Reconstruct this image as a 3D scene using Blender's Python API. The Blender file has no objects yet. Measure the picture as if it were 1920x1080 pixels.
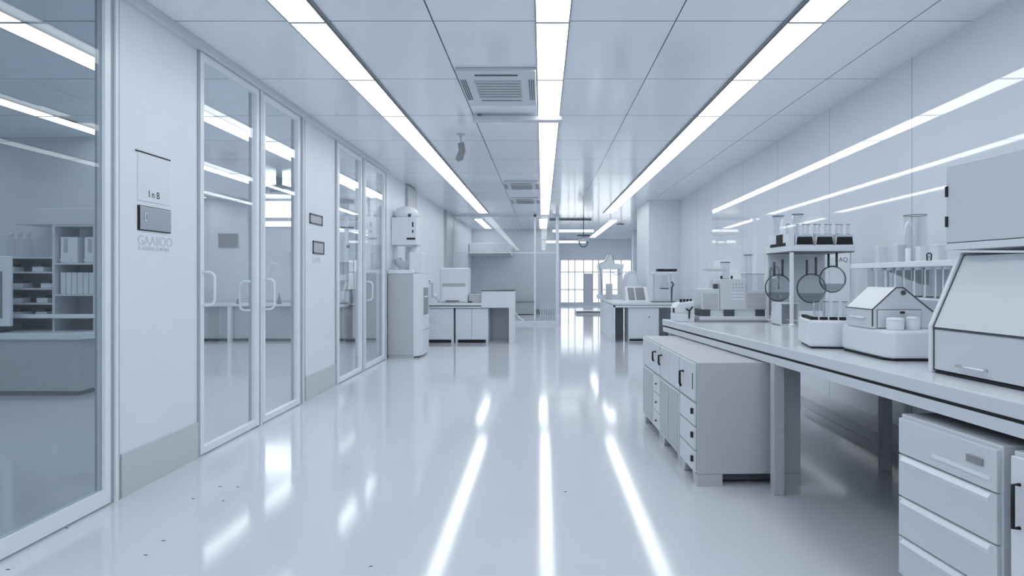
import bpy, bmesh, math, random
from mathutils import Vector, Matrix
random.seed(4)
PI = math.pi
SC = bpy.context.scene
COL = SC.collection
F, CX, CY, HC = 1150.0, 1017.0, 519.0, 1.31
ZC = 3.02                                  # ceiling height
XL = -2.5                                  # face of the glazed wall

def at(px, py, Y):                         # photograph pixel -> place at depth Y
    return Vector(((px - CX) / F * Y, Y, HC - (py - CY) / F * Y))
def wall_x(Y):                             # face of the right wall
    return 2.79 + 0.02 * Y
def bench_x(Y):                            # front edge of the long bench
    return 1.40 - 0.1 * (Y - 3.57)
BA = math.atan(0.1)                        # bench turn

# ------------------------------------------------------------------ materials
MATS = {}
def nodes_of(m):
    m.use_nodes = True
    nt = m.node_tree
    nt.nodes.clear()
    return nt, nt.nodes, nt.links
def mat(name, rgb, rough=0.35, metal=0.0, ior=1.5, noise=0.03, nscale=3.0, coat=0.0):
    m = bpy.data.materials.new(name)
    nt, N, L = nodes_of(m)
    out = N.new('ShaderNodeOutputMaterial'); b = N.new('ShaderNodeBsdfPrincipled')
    tc = N.new('ShaderNodeTexCoord'); nz = N.new('ShaderNodeTexNoise')
    nz.inputs['Scale'].default_value = nscale; nz.inputs['Detail'].default_value = 3
    L.new(tc.outputs['Object'], nz.inputs['Vector'])
    mx = N.new('ShaderNodeMix'); mx.data_type = 'RGBA'
    mx.inputs['A'].default_value = tuple(c * (1 - noise) for c in rgb) + (1,)
    mx.inputs['B'].default_value = tuple(min(1, c * (1 + noise)) for c in rgb) + (1,)
    L.new(nz.outputs['Fac'], mx.inputs['Factor'])
    L.new(mx.outputs['Result'], b.inputs['Base Color'])
    b.inputs['Roughness'].default_value = rough
    b.inputs['Metallic'].default_value = metal
    b.inputs['IOR'].default_value = ior
    b.inputs['Coat Weight'].default_value = coat
    b.inputs['Coat Roughness'].default_value = 0.04
    L.new(b.outputs['BSDF'], out.inputs['Surface'])
    MATS[name] = m
    return m
def seam_mat(name, rgb, rough, ior, rules, seam_rgb=(0.05, 0.06, 0.075), coat=0.0):
    """panel surface with thin joints; rules: (axis, offset, period or None, half width)"""
    m = mat(name, rgb, rough, 0, ior, 0.02, 1.5, coat)
    nt = m.node_tree; N = nt.nodes; L = nt.links
    b = next(n for n in N if n.type == 'BSDF_PRINCIPLED')
    tc = next(n for n in N if n.type == 'TEX_COORD')
    src = b.inputs['Base Color'].links[0].from_socket
    sp = N.new('ShaderNodeSeparateXYZ'); L.new(tc.outputs['Object'], sp.inputs[0])
    total = None
    def M(op, a, bb=None):
        n = N.new('ShaderNodeMath'); n.operation = op
        for i, v in enumerate((a, bb)):
            if v is None: continue
            if isinstance(v, (int, float)): n.inputs[i].default_value = v
            else: L.new(v, n.inputs[i])
        return n.outputs[0]
    for ax, off, per, hw in rules:
        d = M('SUBTRACT', sp.outputs['XYZ'.index(ax)], off)
        if per:
            d = M('DIVIDE', d, per); d = M('SUBTRACT', d, M('ROUND', d)); d = M('MULTIPLY', d, per)
        hit = M('LESS_THAN', M('ABSOLUTE', d), hw)
        total = hit if total is None else M('MAXIMUM', total, hit)
    mx = N.new('ShaderNodeMix'); mx.data_type = 'RGBA'
    L.new(total, mx.inputs['Factor']); L.new(src, mx.inputs['A'])
    mx.inputs['B'].default_value = seam_rgb + (1,)
    L.new(mx.outputs['Result'], b.inputs['Base Color'])
    return m
def glass(name, tint, ior=1.5, rough=0.0):
    m = bpy.data.materials.new(name)
    nt, N, L = nodes_of(m)
    out = N.new('ShaderNodeOutputMaterial'); t = N.new('ShaderNodeBsdfTransparent'); g = N.new('ShaderNodeBsdfGlossy')
    ge = N.new('ShaderNodeNewGeometry'); dt = N.new('ShaderNodeVectorMath'); dt.operation = 'DOT_PRODUCT'
    L.new(ge.outputs['Incoming'], dt.inputs[0]); L.new(ge.outputs['Normal'], dt.inputs[1])
    f0 = ((ior - 1) / (ior + 1)) ** 2                     # Schlick reflectance, the same from both sides of a thin sheet
    def M(op, a, b=None):
        n = N.new('ShaderNodeMath'); n.operation = op; n.use_clamp = op == 'SUBTRACT'
        for i, v in enumerate((a, b)):
            if v is None: continue
            if isinstance(v, (int, float)): n.inputs[i].default_value = v
            else: L.new(v, n.inputs[i])
        return n.outputs[0]
    fac = M('ADD', M('MULTIPLY', M('POWER', M('SUBTRACT', 1.0, M('ABSOLUTE', dt.outputs['Value'])), 5.0), 1 - f0), f0)
    mx = N.new('ShaderNodeMixShader')
    t.inputs['Color'].default_value = tint + (1,)
    g.inputs['Roughness'].default_value = rough; g.inputs['Color'].default_value = (1, 1, 1, 1)
    L.new(fac, mx.inputs[0]); L.new(t.outputs[0], mx.inputs[1]); L.new(g.outputs[0], mx.inputs[2])
    L.new(mx.outputs[0], out.inputs['Surface'])
    MATS[name] = m
    return m
def emit(name, rgb, s):
    m = bpy.data.materials.new(name)
    nt, N, L = nodes_of(m)
    out = N.new('ShaderNodeOutputMaterial'); e = N.new('ShaderNodeEmission')
    e.inputs['Color'].default_value = rgb + (1,); e.inputs['Strength'].default_value = s
    L.new(e.outputs[0], out.inputs['Surface'])
    MATS[name] = m
    return m

EMIT = 3.6
mat('floor', (0.66, 0.69, 0.745), 0.09, ior=1.55, noise=0.02, nscale=0.6)
seam_mat('ceiling', (0.90, 0.935, 0.975), 0.11, 1.5,
         [('Y', 4.1, 1.2, 0.004), ('X', -0.732, None, 0.005), ('X', 0.89, None, 0.004), ('X', 2.46, None, 0.004)])
seam_mat('wall_gloss', (0.79, 0.825, 0.87), 0.03, 1.75, [('Y', 4.79, 1.44, 0.003)], (0.2, 0.22, 0.25))
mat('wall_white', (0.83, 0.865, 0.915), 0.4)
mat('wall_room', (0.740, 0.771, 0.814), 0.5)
mat('kick', (0.620, 0.646, 0.682), 0.35)
mat('white', (0.800, 0.834, 0.880), 0.3)
mat('white_frame', (0.860, 0.896, 0.946), 0.25)
mat('post', (0.460, 0.479, 0.506), 0.3)
mat('grey', (0.540, 0.563, 0.594), 0.35)
mat('pale', (0.690, 0.719, 0.759), 0.3)
mat('top', (0.700, 0.729, 0.770), 0.18)
mat('mid', (0.280, 0.292, 0.308), 0.35)
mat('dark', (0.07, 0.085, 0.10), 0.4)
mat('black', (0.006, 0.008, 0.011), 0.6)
mat('steel', (0.50, 0.54, 0.58), 0.28, metal=0.9)
mat('chrome', (0.8, 0.84, 0.88), 0.1, metal=1.0)
mat('inset', (0.480, 0.500, 0.528), 0.35)
mat('ink', (0.30, 0.34, 0.38), 0.5)
glass('liquid', (0.70, 0.73, 0.75), 1.33)
glass('pane_dark', (0.73, 0.77, 0.79), 1.38)
glass('pane', (0.93, 0.955, 0.965), 1.38)
glass('pane_clear', (0.96, 0.975, 0.98), 1.4)
glass('ware', (0.945, 0.955, 0.96), 1.36)
glass('ware_rim', (0.30, 0.33, 0.36), 1.45)
emit('lamp', (0.94, 0.98, 1.0), EMIT)
emit('lamp_room', (0.94, 0.98, 1.0), EMIT * 1.1)
emit('lamp_soft', (0.94, 0.98, 1.0), 1.3)

# ------------------------------------------------------------------ mesh builder
class MB:
    def __init__(s): s.v = []; s.f = []; s.sm = []
    def add(s, vs, fs, smooth=False):
        n = len(s.v); s.v += [tuple(v) for v in vs]
        s.f += [tuple(i + n for i in f) for f in fs]; s.sm += [smooth] * len(fs)
        return s
    def box(s, x0, x1, y0, y1, z0, z1):
        x0, x1 = min(x0, x1), max(x0, x1); y0, y1 = min(y0, y1), max(y0, y1); z0, z1 = min(z0, z1), max(z0, z1)
        return s.add([(x0,y0,z0),(x1,y0,z0),(x1,y1,z0),(x0,y1,z0),(x0,y0,z1),(x1,y0,z1),(x1,y1,z1),(x0,y1,z1)],
                     [(0,3,2,1),(4,5,6,7),(0,1,5,4),(1,2,6,5),(2,3,7,6),(3,0,4,7)])
    def prism(s, poly, a0, a1, axis='z'):
        """polygon swept along an axis; poly in the two other axes (x,y / x,z / y,z)"""
        def mk(p, a):
            return {'z': (p[0], p[1], a), 'y': (p[0], a, p[1]), 'x': (a, p[0], p[1])}[axis]
        n = len(poly)
        vs = [mk(p, a0) for p in poly] + [mk(p, a1) for p in poly]
        fs = [tuple(range(n)), tuple(range(2 * n - 1, n - 1, -1))] + [(i, i + n, (i + 1) % n + n, (i + 1) % n) for i in range(n)]
        return s.add(vs, fs)
    def lathe(s, prof, c=(0, 0, 0), n=24, axis='z', smooth=True, closed=False):
        vs = []; fs = []
        for r, h in prof:
            for k in range(n):
                a = 2 * PI * k / n
                p = (r * math.cos(a), r * math.sin(a), h)
                if axis == 'x': p = (p[2], p[0], p[1])
                if axis == 'y': p = (p[0], p[2], p[1])
                vs.append((p[0] + c[0], p[1] + c[1], p[2] + c[2]))
        m = len(prof)
        for i in range(m - 1 + (1 if closed else 0)):
            j = (i + 1) % m
            for k in range(n):
                l = (k + 1) % n
                fs.append((i * n + k, i * n + l, j * n + l, j * n + k))
        s.add(vs, fs, smooth)
        if not closed:
            b = len(s.v) - len(vs)
            if prof[0][0] > 1e-4: s.f.append(tuple(b + k for k in range(n - 1, -1, -1))); s.sm.append(False)
            if prof[-1][0] > 1e-4: s.f.append(tuple(b + (m - 1) * n + k for k in range(n))); s.sm.append(False)
        return s
    def cyl(s, c, r, h, n=20, axis='z', r2=None):
        return s.lathe([(r, 0), (r if r2 is None else r2, h)], c, n, axis)
    def ring(s, c, R, r, axis='z', n=32, k=8):
        prof = [(R + r * math.cos(2 * PI * i / k), r * math.sin(2 * PI * i / k)) for i in range(k)]
        return s.lathe(prof, c, n, axis, True, True)
    def tube(s, pts, r, n=10):
        pts = [Vector(p) for p in pts]
        vs = []; fs = []
        up = None
        for i, p in enumerate(pts):
            d = (pts[min(i + 1, len(pts) - 1)] - pts[max(i - 1, 0)]).normalized()
            if up is None:
                up = Vector((0, 0, 1)) if abs(d.z) < 0.9 else Vector((1, 0, 0))
            u = (up - d * up.dot(d)).normalized(); w = d.cross(u); up = u
            rr = r[i] if isinstance(r, (list, tuple)) else r
            for k in range(n):
                a = 2 * PI * k / n
                vs.append(p + (u * math.cos(a) + w * math.sin(a)) * rr)
        for i in range(len(pts) - 1):
            for k in range(n):
                l = (k + 1) % n
                fs.append((i * n + k, i * n + l, (i + 1) * n + l, (i + 1) * n + k))
        s.add(vs, fs, True)
        b = len(s.v) - len(vs)
        s.f.append(tuple(b + k for k in range(n - 1, -1, -1))); s.sm.append(False)
        s.f.append(tuple(len(s.v) - n + k for k in range(n))); s.sm.append(False)
        return s
    def build(s, name, m, parent=None, bevel=0.0, seg=2, loc=None, rotz=0.0):
        me = bpy.data.meshes.new(name)
        me.from_pydata(s.v, [], s.f)
        for p, sm in zip(me.polygons, s.sm): p.use_smooth = sm
        bm = bmesh.new(); bm.from_mesh(me)
        bmesh.ops.recalc_face_normals(bm, faces=bm.faces[:])
        bm.to_mesh(me); bm.free()
        me.materials.append(MATS[m])
        o = bpy.data.objects.new(name, me); COL.objects.link(o)
        if parent is not None: o.parent = parent
        if loc is not None: o.location = loc
        o.rotation_euler.z = rotz
        if bevel:
            b = o.modifiers.new('Bevel', 'BEVEL'); b.width = bevel; b.segments = seg; b.limit_method = 'ANGLE'
            b.angle_limit = math.radians(40)
            b.harden_normals = False
        return o
def tag(o, label=None, cat=None, group=None, kind=None):
    if label: o['label'] = label
    if cat: o['category'] = cat
    if group: o['group'] = group
    if kind: o['kind'] = kind
    return o
def thing(name, label, cat, loc=(0, 0, 0), rotz=0.0, group=None):
    o = bpy.data.objects.new(name, None); COL.objects.link(o)
    o.location = loc; o.rotation_euler = (0, 0, rotz); o.empty_display_size = 0.1
    return tag(o, label, cat, group)
def copy_thing(o, loc, label=None, rotz=None, parent=None):
    c = o.copy(); COL.objects.link(c)
    if parent is not None: c.parent = parent
    else:
        c.location = loc
        if rotz is not None: c.rotation_euler.z = rotz
        if label: c['label'] = label
    for ch in list(o.children): copy_thing(ch, None, None, None, c)
    return c
def struct(mb, name, m, parent=None, bevel=0.0):
    o = mb.build(name, m, parent, bevel)
    if parent is None: o['kind'] = 'structure'
    return o
def text_mesh(name, body, size, m, parent, loc, rot, extrude=0.0005, align='LEFT'):
    cu = bpy.data.curves.new(name, 'FONT'); cu.body = body; cu.size = size; cu.extrude = extrude; cu.align_x = align
    t = bpy.data.objects.new(name, cu); COL.objects.link(t)
    dg = bpy.context.evaluated_depsgraph_get()
    me = bpy.data.meshes.new_from_object(t.evaluated_get(dg))
    bpy.data.objects.remove(t)
    me.materials.clear(); me.materials.append(MATS[m])
    o = bpy.data.objects.new(name, me); COL.objects.link(o)
    o.location = loc; o.rotation_euler = rot
    if parent is not None: o.parent = parent
    return o

# ------------------------------------------------------------------ the shell
struct(MB().box(-9, 4.4, -6, 28.2, -0.1, 0), 'floor', 'floor')
struct(MB().box(-9, 4.4, -6, 28.2, ZC, ZC + 0.1), 'ceiling', 'ceiling')
struct(MB().box(-9, 4.4, -6.1, -6, 0, ZC), 'wall_front', 'wall_white')
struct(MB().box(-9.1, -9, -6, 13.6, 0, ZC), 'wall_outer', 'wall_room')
struct(MB().prism([(wall_x(-6), -6), (wall_x(15.4), 15.4), (wall_x(15.4) + .2, 15.4), (wall_x(-6) + .2, -6)], 0, ZC), 'wall_right', 'wall_gloss')
struct(MB().prism([(2.36, 13.6), (3.1, 13.6), (3.12, 15.3), (2.36, 15.3)], 0, ZC), 'trim_1', 'wall_white')     # pilaster
struct(MB().box(3.05, 4.4, 15.3, 15.45, 0, ZC), 'wall_right', 'wall_white')
struct(MB().box(4.25, 4.4, 15.45, 28, 0, ZC), 'wall_right', 'wall_white')
struct(MB().box(3.35, 3.75, 22.6, 23.0, 0, ZC), 'trim_2', 'wall_white')
# skirting duct along the right wall
struct(MB().prism([(2.50, -2.9), (wall_x(-2.9), -2.9), (wall_x(13.55), 13.55), (2.74, 13.55)], 0, 0.10), 'baseboard_right', 'kick', bevel=0.006)
# back wall round the window
W0, W1, WZ0, WZ1, YB = 0.82, 4.1, 0.14, 2.09, 28.0
struct(MB().box(0.3, 4.4, YB, YB + .15, WZ1, ZC).box(0.3, 4.4, YB, YB + .15, 0, WZ0).box(0.3, W0, YB, YB + .15, WZ0, WZ1)
       .box(W1, 4.4, YB, YB + .15, WZ0, WZ1), 'wall_back', 'wall_white')
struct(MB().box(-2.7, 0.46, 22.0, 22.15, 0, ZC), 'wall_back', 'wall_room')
struct(MB().box(0.36, 0.46, 22.15, 28.0, 0, ZC), 'wall_back', 'wall_white')
struct(MB().box(-2.64, 0.42, 21.97, 22.0, 0, 0.14), 'baseboard_back', 'mid')
# window in the back wall: slim bars, one grey leaf
wf = MB()
for px in (1051, 1066, 1078, 1094.5, 1111.5, 1122.5, 1145, 1165, 1184):
    X = (px - CX) / F * YB; wf.box(X - .018, X + .018, YB + .02, YB + .08, WZ0, WZ1)
for py in (487, 510, 543, 567.5):
    z = HC - (py - CY) / F * YB; wf.box(W0, W1, YB + .02, YB + .08, z - .018, z + .018)
w3 = struct(wf, 'window_3', 'inset')
MB().box(W0, W1, YB + .05, YB + .056, WZ0, WZ1).build('pane', 'pane_clear', w3)
MB().box(1.90, 2.30, YB + .0, YB + .05, WZ0, 1.46).build('vent_panel', 'pale', w3)

# side rooms
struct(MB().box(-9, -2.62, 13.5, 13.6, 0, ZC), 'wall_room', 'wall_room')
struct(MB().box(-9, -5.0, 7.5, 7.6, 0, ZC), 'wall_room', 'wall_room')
# left wall
struct(MB().box(-2.62, XL, 3.62, 4.44, 0, ZC), 'wall_left', 'wall_white')
struct(MB().box(-2.62, XL, 6.45, 7.39, 0, ZC), 'wall_left', 'wall_white')
struct(MB().box(-2.66, -2.52, 9.82, 22.0, 0, ZC), 'wall_left', 'wall_white')
struct(MB().box(-2.499, -2.488, 3.63, 4.435, 0.0, 0.26), 'baseboard_left', 'kick', bevel=.002)
struct(MB().box(-2.499, -2.488, 6.455, 7.385, 0.0, 0.26), 'baseboard_left', 'kick', bevel=.002)
struct(MB().box(-2.519, -2.44, 15.7, 16.85, 0, ZC), 'trim_3', 'grey')
struct(MB().box(-2.519, -2.47, 11.3, 12.1, 1.0, ZC - .02), 'trim_4', 'grey', bevel=.004)
struct(MB().box(-2.60, -2.455, -6, 9.82, 2.955, ZC), 'trim_5', 'pale', bevel=.004)       # head rail
def post(y0, y1, n, strip=True):
    o = struct(MB().box(-2.58, -2.492, y0, y1, 0, 2.955), 'trim_%d' % n, 'post')
    if strip:
        m = (y0 + y1) / 2; w = min(.012, (y1 - y0) * .2)
        MB().box(-2.491, -2.478, m - w, m + w, 0, 2.955).build('strip', 'white_frame', o)
    return o
for n, (a, b) in enumerate(((3.535, 3.615), (4.442, 4.458), (5.385, 5.455), (6.292, 6.448), (7.392, 7.468), (8.455, 8.595), (9.705, 9.818))):
    post(a, b, 6 + n, n != 1)
def d_handle(parent, y, z0, z1, side):
    x0 = -2.488 if side > 0 else -2.525
    d = 0.09 * side; r = 0.045
    pts = [(x0, y, z0)]
    for k in range(5):
        a = PI / 2 * k / 4; pts.append((x0 + d - r * side + r * side * math.sin(a), y, z0 + r - r * math.cos(a)))
    for k in range(5):
        a = PI / 2 * k / 4; pts.append((x0 + d - r * side + r * side * math.cos(a), y, z1 - r + r * math.sin(a)))
    pts.append((x0, y, z1))
    return MB().tube(pts, 0.009, 10).build('door_handle', 'white_frame', parent)
def leaf(name, y0, y1, pane, bottom=0.06, handles=()):
    st = 0.045
    fr = MB()
    for a in (y0, y1 - st): fr.box(-2.53, -2.485, a, a + st, 0.012, 2.95)
    fr.box(-2.53, -2.485, y0 + st, y1 - st, 0.012, 0.012 + bottom).box(-2.53, -2.485, y0 + st, y1 - st, 2.90, 2.95)
    o = struct(fr, name, 'white_frame')
    MB().box(-2.511, -2.503, y0 + st, y1 - st, 0.012 + bottom, 2.90).build('pane', pane, o)
    for y, z0, z1, side in handles: d_handle(o, y, z0, z1, side)
    return o
struct(MB().box(-2.62, XL, -6, -1.2, 0, ZC), 'wall_left', 'wall_white')
leaf('window_1', -1.2, 3.53, 'pane_dark', 0.085)
leaf('door_1', 4.46, 5.383, 'pane', 0.05, ((4.49, 1.10, 1.345, 1), (5.30, 1.02, 1.27, -1)))
leaf('door_2', 5.457, 6.29, 'pane', 0.05, ((5.49, 1.02, 1.29, 1),))
leaf('door_3', 7.47, 8.453, 'pane', 0.05)
leaf('door_4', 8.597, 9.70, 'pane', 0.06, ((8.66, 0.98, 1.24, 1),))

# glazed partition at the end of the aisle
YP = 17.0
xs = [-2.5, (1003 - CX) / F * YP, (1045 - CX) / F * YP]
fr = MB()
fr.box(xs[0], xs[0] + .07, YP - .04, YP + .04, 0, ZC).box(xs[1] - .025, xs[1] + .025, YP - .03, YP + .03, 0, ZC).box(xs[2] - .045, xs[2] + .045, YP - .05, YP + .05, 0, ZC)
fr.box(xs[0] + .07, xs[2] - .045, YP - .04, YP + .04, 0, .09).box(xs[0] + .07, xs[2] - .045, YP - .03, YP + .03, ZC - .05, ZC)
fr.box(xs[0] + .07, xs[2] - .045, YP - .02, YP + .02, 1.96, 1.99)
fr.box(xs[2] - .02, xs[2] + .02, YP + .05, 22, 0, .08).box(xs[2] - .02, xs[2] + .02, YP + .05, 22, ZC - .05, ZC).box(xs[2] - .02, xs[2] + .02, YP + .05, 22, 1.96, 1.99)
w2 = struct(fr, 'window_2', 'white_frame')
for a, b in ((xs[0] + .07, xs[1] - .025), (xs[1] + .025, xs[2] - .045)):
    MB().box(a, b, YP - .004, YP + .004, .09, 1.96).box(a, b, YP - .004, YP + .004, 1.99, ZC - .05).build('pane', 'pane_clear', w2)
MB().add([(xs[2], YP + .05, .08), (xs[2], 21.95, .08), (xs[2], 21.95, 1.96), (xs[2], YP + .05, 1.96)], [(0, 1, 2, 3)]).build('pane', 'pane_clear', w2)

# ------------------------------------------------------------------ ceiling lights
def strip_light(label, x, w, y0, y1, m='lamp', side=0, group=None, name='ceiling_light'):
    t = thing(name, label, 'ceiling light', (x, y0, ZC), 0, group)
    L = y1 - y0; h = w / 2
    fr = MB().box(-h - .010, -h, 0, L, -.013, 0).box(h, h + .010, 0, L, -.013, 0)
    if side: fr.box(side * (h + .024), side * (h + .032), 0, L, -.016, 0)
    # one diffuser per 1.2 m panel, joined at fine gaps
    d = MB(); y = 0
    first = (4.1 - y0) % 1.2
    cuts = [0.0]; c = first
    while c < L - .05:
        if c > .05: cuts.append(c)
        c += 1.2
    cuts.append(L)
    for a, b in zip(cuts, cuts[1:]): d.box(-h, h, a + .012, b - .012, -.010, -.001)
    d.build('diffuser', m, t)
    for a in cuts[1:-1]: fr.box(-h, h, a - .012, a + .012, -.013, -.001)
    fr.build('frame', 'mid', t)

    return t
G = 'long ceiling light strips over the aisle'
l1 = strip_light('long bright ceiling strip nearest the glass doors', -1.57, .235, -5.4, 16.4, side=1, group=G)
strip_light('long bright ceiling strip down the middle beside the air vents', .068, .215, -5.4, 16.8, group=G)
strip_light('long bright ceiling strip nearest the glossy right wall', 1.763, .235, -5.4, 16.4, side=-1, group=G)
MB().box(-.14 + .27, -.14 + .31, 8.1, 8.2, -.05, -.0).build('clip', 'dark', l1)
G2 = 'short far ceiling light strips'
strip_light('short far ceiling strip behind the glazed partition, beyond the left strip', -1.9, .22, 18.2, 21.6, group=G2)
strip_light('short far ceiling strip behind the partition corner, continuing the middle strip', .03, .24, 18.2, 21.6, group=G2)
strip_light('short far ceiling strip in front of the big window, right of the corridor', 2.15, .24, 18.6, 26.5, group=G2)
G3 = 'light strips in the glazed side rooms'
strip_light('ceiling strip seen through the glass doors, row next to the glass', -3.58, .22, -5.4, 13.2, 'lamp_room', group=G3)
strip_light('thin ceiling strip deep in the dark side room above the shelves', -5.26, .20, -5.4, 7.4, 'lamp_room', group=G3)
strip_light('added unseen ceiling strip brightening the side room along the outer wall', -7.3, .2, -5.4, 7.4, 'lamp_room', group=G3)  # out of view, added to lift the light in the near side room
strip_light('added unseen ceiling strip brightening the side room behind the doors', -7.3, .2, 7.7, 13.2, 'lamp_room', group=G3)  # extra strip, added only to brighten the room behind the doors
strip_light('thin ceiling strip deep in the side room above the long counter', -5.26, .20, 7.7, 13.2, 'lamp_room', group=G3)

# ceiling air units
def ac_unit(label, y0, w=.66, d=1.02):
    t = thing('air_conditioner', label, 'air conditioner', (-.385, y0, ZC), 0, 'ceiling air conditioner cassettes')
    h = w / 2
    MB().box(-h, h, 0, d, -.035, 0).build('housing', 'pale', t, .008)
    g = MB().box(-.2, .2, .24, .76, -.041, -.035)
    g.build('intake_grille', 'grey', t)
    s = MB()
    for k in range(6): s.box(-.19, .19, .30 + k * .075, .306 + k * .075, -.045, -.041)
    s.build('slats', 'mid', t)
    for sx in (-1, 1):
        o = MB().box(sx * .29 - .03, sx * .29 + .03, .2, .8, -.038, -.035).build('side_louvre', 'pale', t)
        q = MB()
        for k in range(3): q.box(sx * .29 - .022 + k * .018, sx * .29 - .013 + k * .018, .21, .79, -.041, -.038)
        q.build('slot', 'dark', o)
    MB().box(-.18, .18, .085, .11, -.040, -.035).build('air_slot', 'dark', t)
    MB().box(-.19, .19, .82, .825, -.040, -.035).build('edge', 'dark', t)
    return t
ac_unit('large square ceiling air unit with grille, nearest over the aisle', 5.0)
ac_unit('second ceiling air unit, farther along beside the middle strip', 10.9, .6, .9)
ac_unit('farthest small ceiling air unit close to the partition', 13.2, .6, .9)
t = thing('ceiling_rail', 'pale cross rail hanging under the ceiling behind the nearest air unit', 'rail', (-.73, 6.4, ZC))
MB().box(0, .94, 0, .12, -.075, -.03).build('bar', 'pale', t, .006)
for a in (.05, .85): MB().box(a, a + .04, .03, .09, -.03, 0).build('bracket', 'mid', t)
t = thing('security_camera', 'small grey security camera hanging from the ceiling beside the cross rail', 'camera', (-.98, 7.35, ZC))
MB().cyl((0, 0, -.02), .05, .02, 16).build('mount', 'pale', t)
MB().tube([(0, 0, -.02), (0, 0, -.08), (.01, .0, -.12)], .014).build('arm', 'pale', t)
MB().prism([(-.03, -.12), (.04, -.10), (.06, -.2), (.03, -.3), (-.04, -.33), (-.06, -.3), (-.02, -.2)], -.05, .05, 'y').build('camera_body', 'mid', t, .008)
tag(MB().cyl((0, 0, -.03), .11, .03, 20, r2=.13).build('smoke_detector', 'mid', None, loc=(2.53, 19.9, ZC)), 'dark round smoke detector on the far ceiling right of the strip', 'smoke detector')

# far hanging fixtures in the window bay
def hanging_bar(name, label, px0, px1, py, Y, m, hang=True, th=.035):
    a = at(px0, py, Y); b = at(px1, py, Y)
    t = thing(name, label, 'hanging light', ((a.x + b.x) / 2, Y, ZC))
    L = b.x - a.x; z = a.z - ZC
    MB().box(-L / 2, L / 2, -.06, .06, z - th, z + th).build('tube', m, t, .01)
    MB().tube([(-L * .38, 0, z + th), (-L * .38, 0, 0)], .008, 6).build('hanger', 'grey', t)
    MB().tube([(L * .38, 0, z + th), (L * .38, 0, 0)], .008, 6).build('hanger', 'grey', t)
    return t
hanging_bar('pendant_light', 'dark slim bar hanging high in front of the far window bay', 1030, 1109, 412.5, 18.2, 'mid', th=.02)
hanging_bar('pendant_light', 'white tube light hanging below the dark ceiling bar', 1036, 1113, 433, 19.0, 'lamp_soft')
hanging_bar('pendant_light', 'lower white tube light above the far window', 1024, 1098, 453.5, 20.0, 'lamp_soft')
p = at(1094, 455, 17.6)
t = thing('surgical_lamp', 'swivel lamp head hanging on a rod in front of the far window', 'lamp', (p.x, p.y, ZC))
MB().tube([(0, 0, 0), (0, 0, 2.42 - ZC)], .012).build('rod', 'dark', t)
MB().box(-.18, .18, -.1, .1, 2.47 - ZC, 2.51 - ZC).build('plate', 'dark', t, .01)
MB().lathe([(.02, 0), (.12, -.03), (.17, -.10), (.17, -.12)], (0, 0, 2.45 - ZC)).build('lamp_shade', 'white', t)
MB().ring((.0, 0, 2.29 - ZC), .12, .02, 'y').build('yoke', 'mid', t)

# ------------------------------------------------------------------ long bench on the right
YA, YE = 0.9, 5.95
b = thing('laboratory_bench', 'long white laboratory bench along the glossy right wall', 'bench', (bench_x(3.57), 3.57, 0))
O = Vector((bench_x(3.57), 3.57))
def bp(x, y): return (x - O.x, y - O.y)
def bpoly(inset, y0, y1, back=0.012):
    return [bp(bench_x(y0) + inset, y0), bp(bench_x(y1) + inset, y1), bp(wall_x(y1) - back, y1), bp(wall_x(y0) - back, y0)]
MB().prism(bpoly(0, YA, YE), .842, .90).build('worktop', 'top', b, .006)
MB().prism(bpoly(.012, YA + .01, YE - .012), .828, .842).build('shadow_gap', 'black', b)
ap = MB().prism([bp(bench_x(YA) + .004, YA), bp(bench_x(YE - .01) + .004, YE - .01), bp(bench_x(YE - .01) + .05, YE - .01), bp(bench_x(YA) + .05, YA)], .782, .828)
ap.prism([bp(bench_x(YE - .06) + .05, YE - .06), bp(bench_x(YE - .01) + .05, YE - .01), bp(wall_x(YE) - .02, YE - .01), bp(wall_x(YE) - .02, YE - .06)], .782, .828)
ap.build('apron', 'top', b, .003)
for x, y in ((bench_x(3.7) + .03, 3.70), (2.33, 4.17), (bench_x(5.82) + .06, 5.82), (2.36, 5.8), (2.36, 1.2)):
    c = bp(x, y); MB().box(c[0] - .032, c[0] + .032, c[1] - .03, c[1] + .03, 0, .79).build('leg', 'grey', b, .003)

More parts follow.
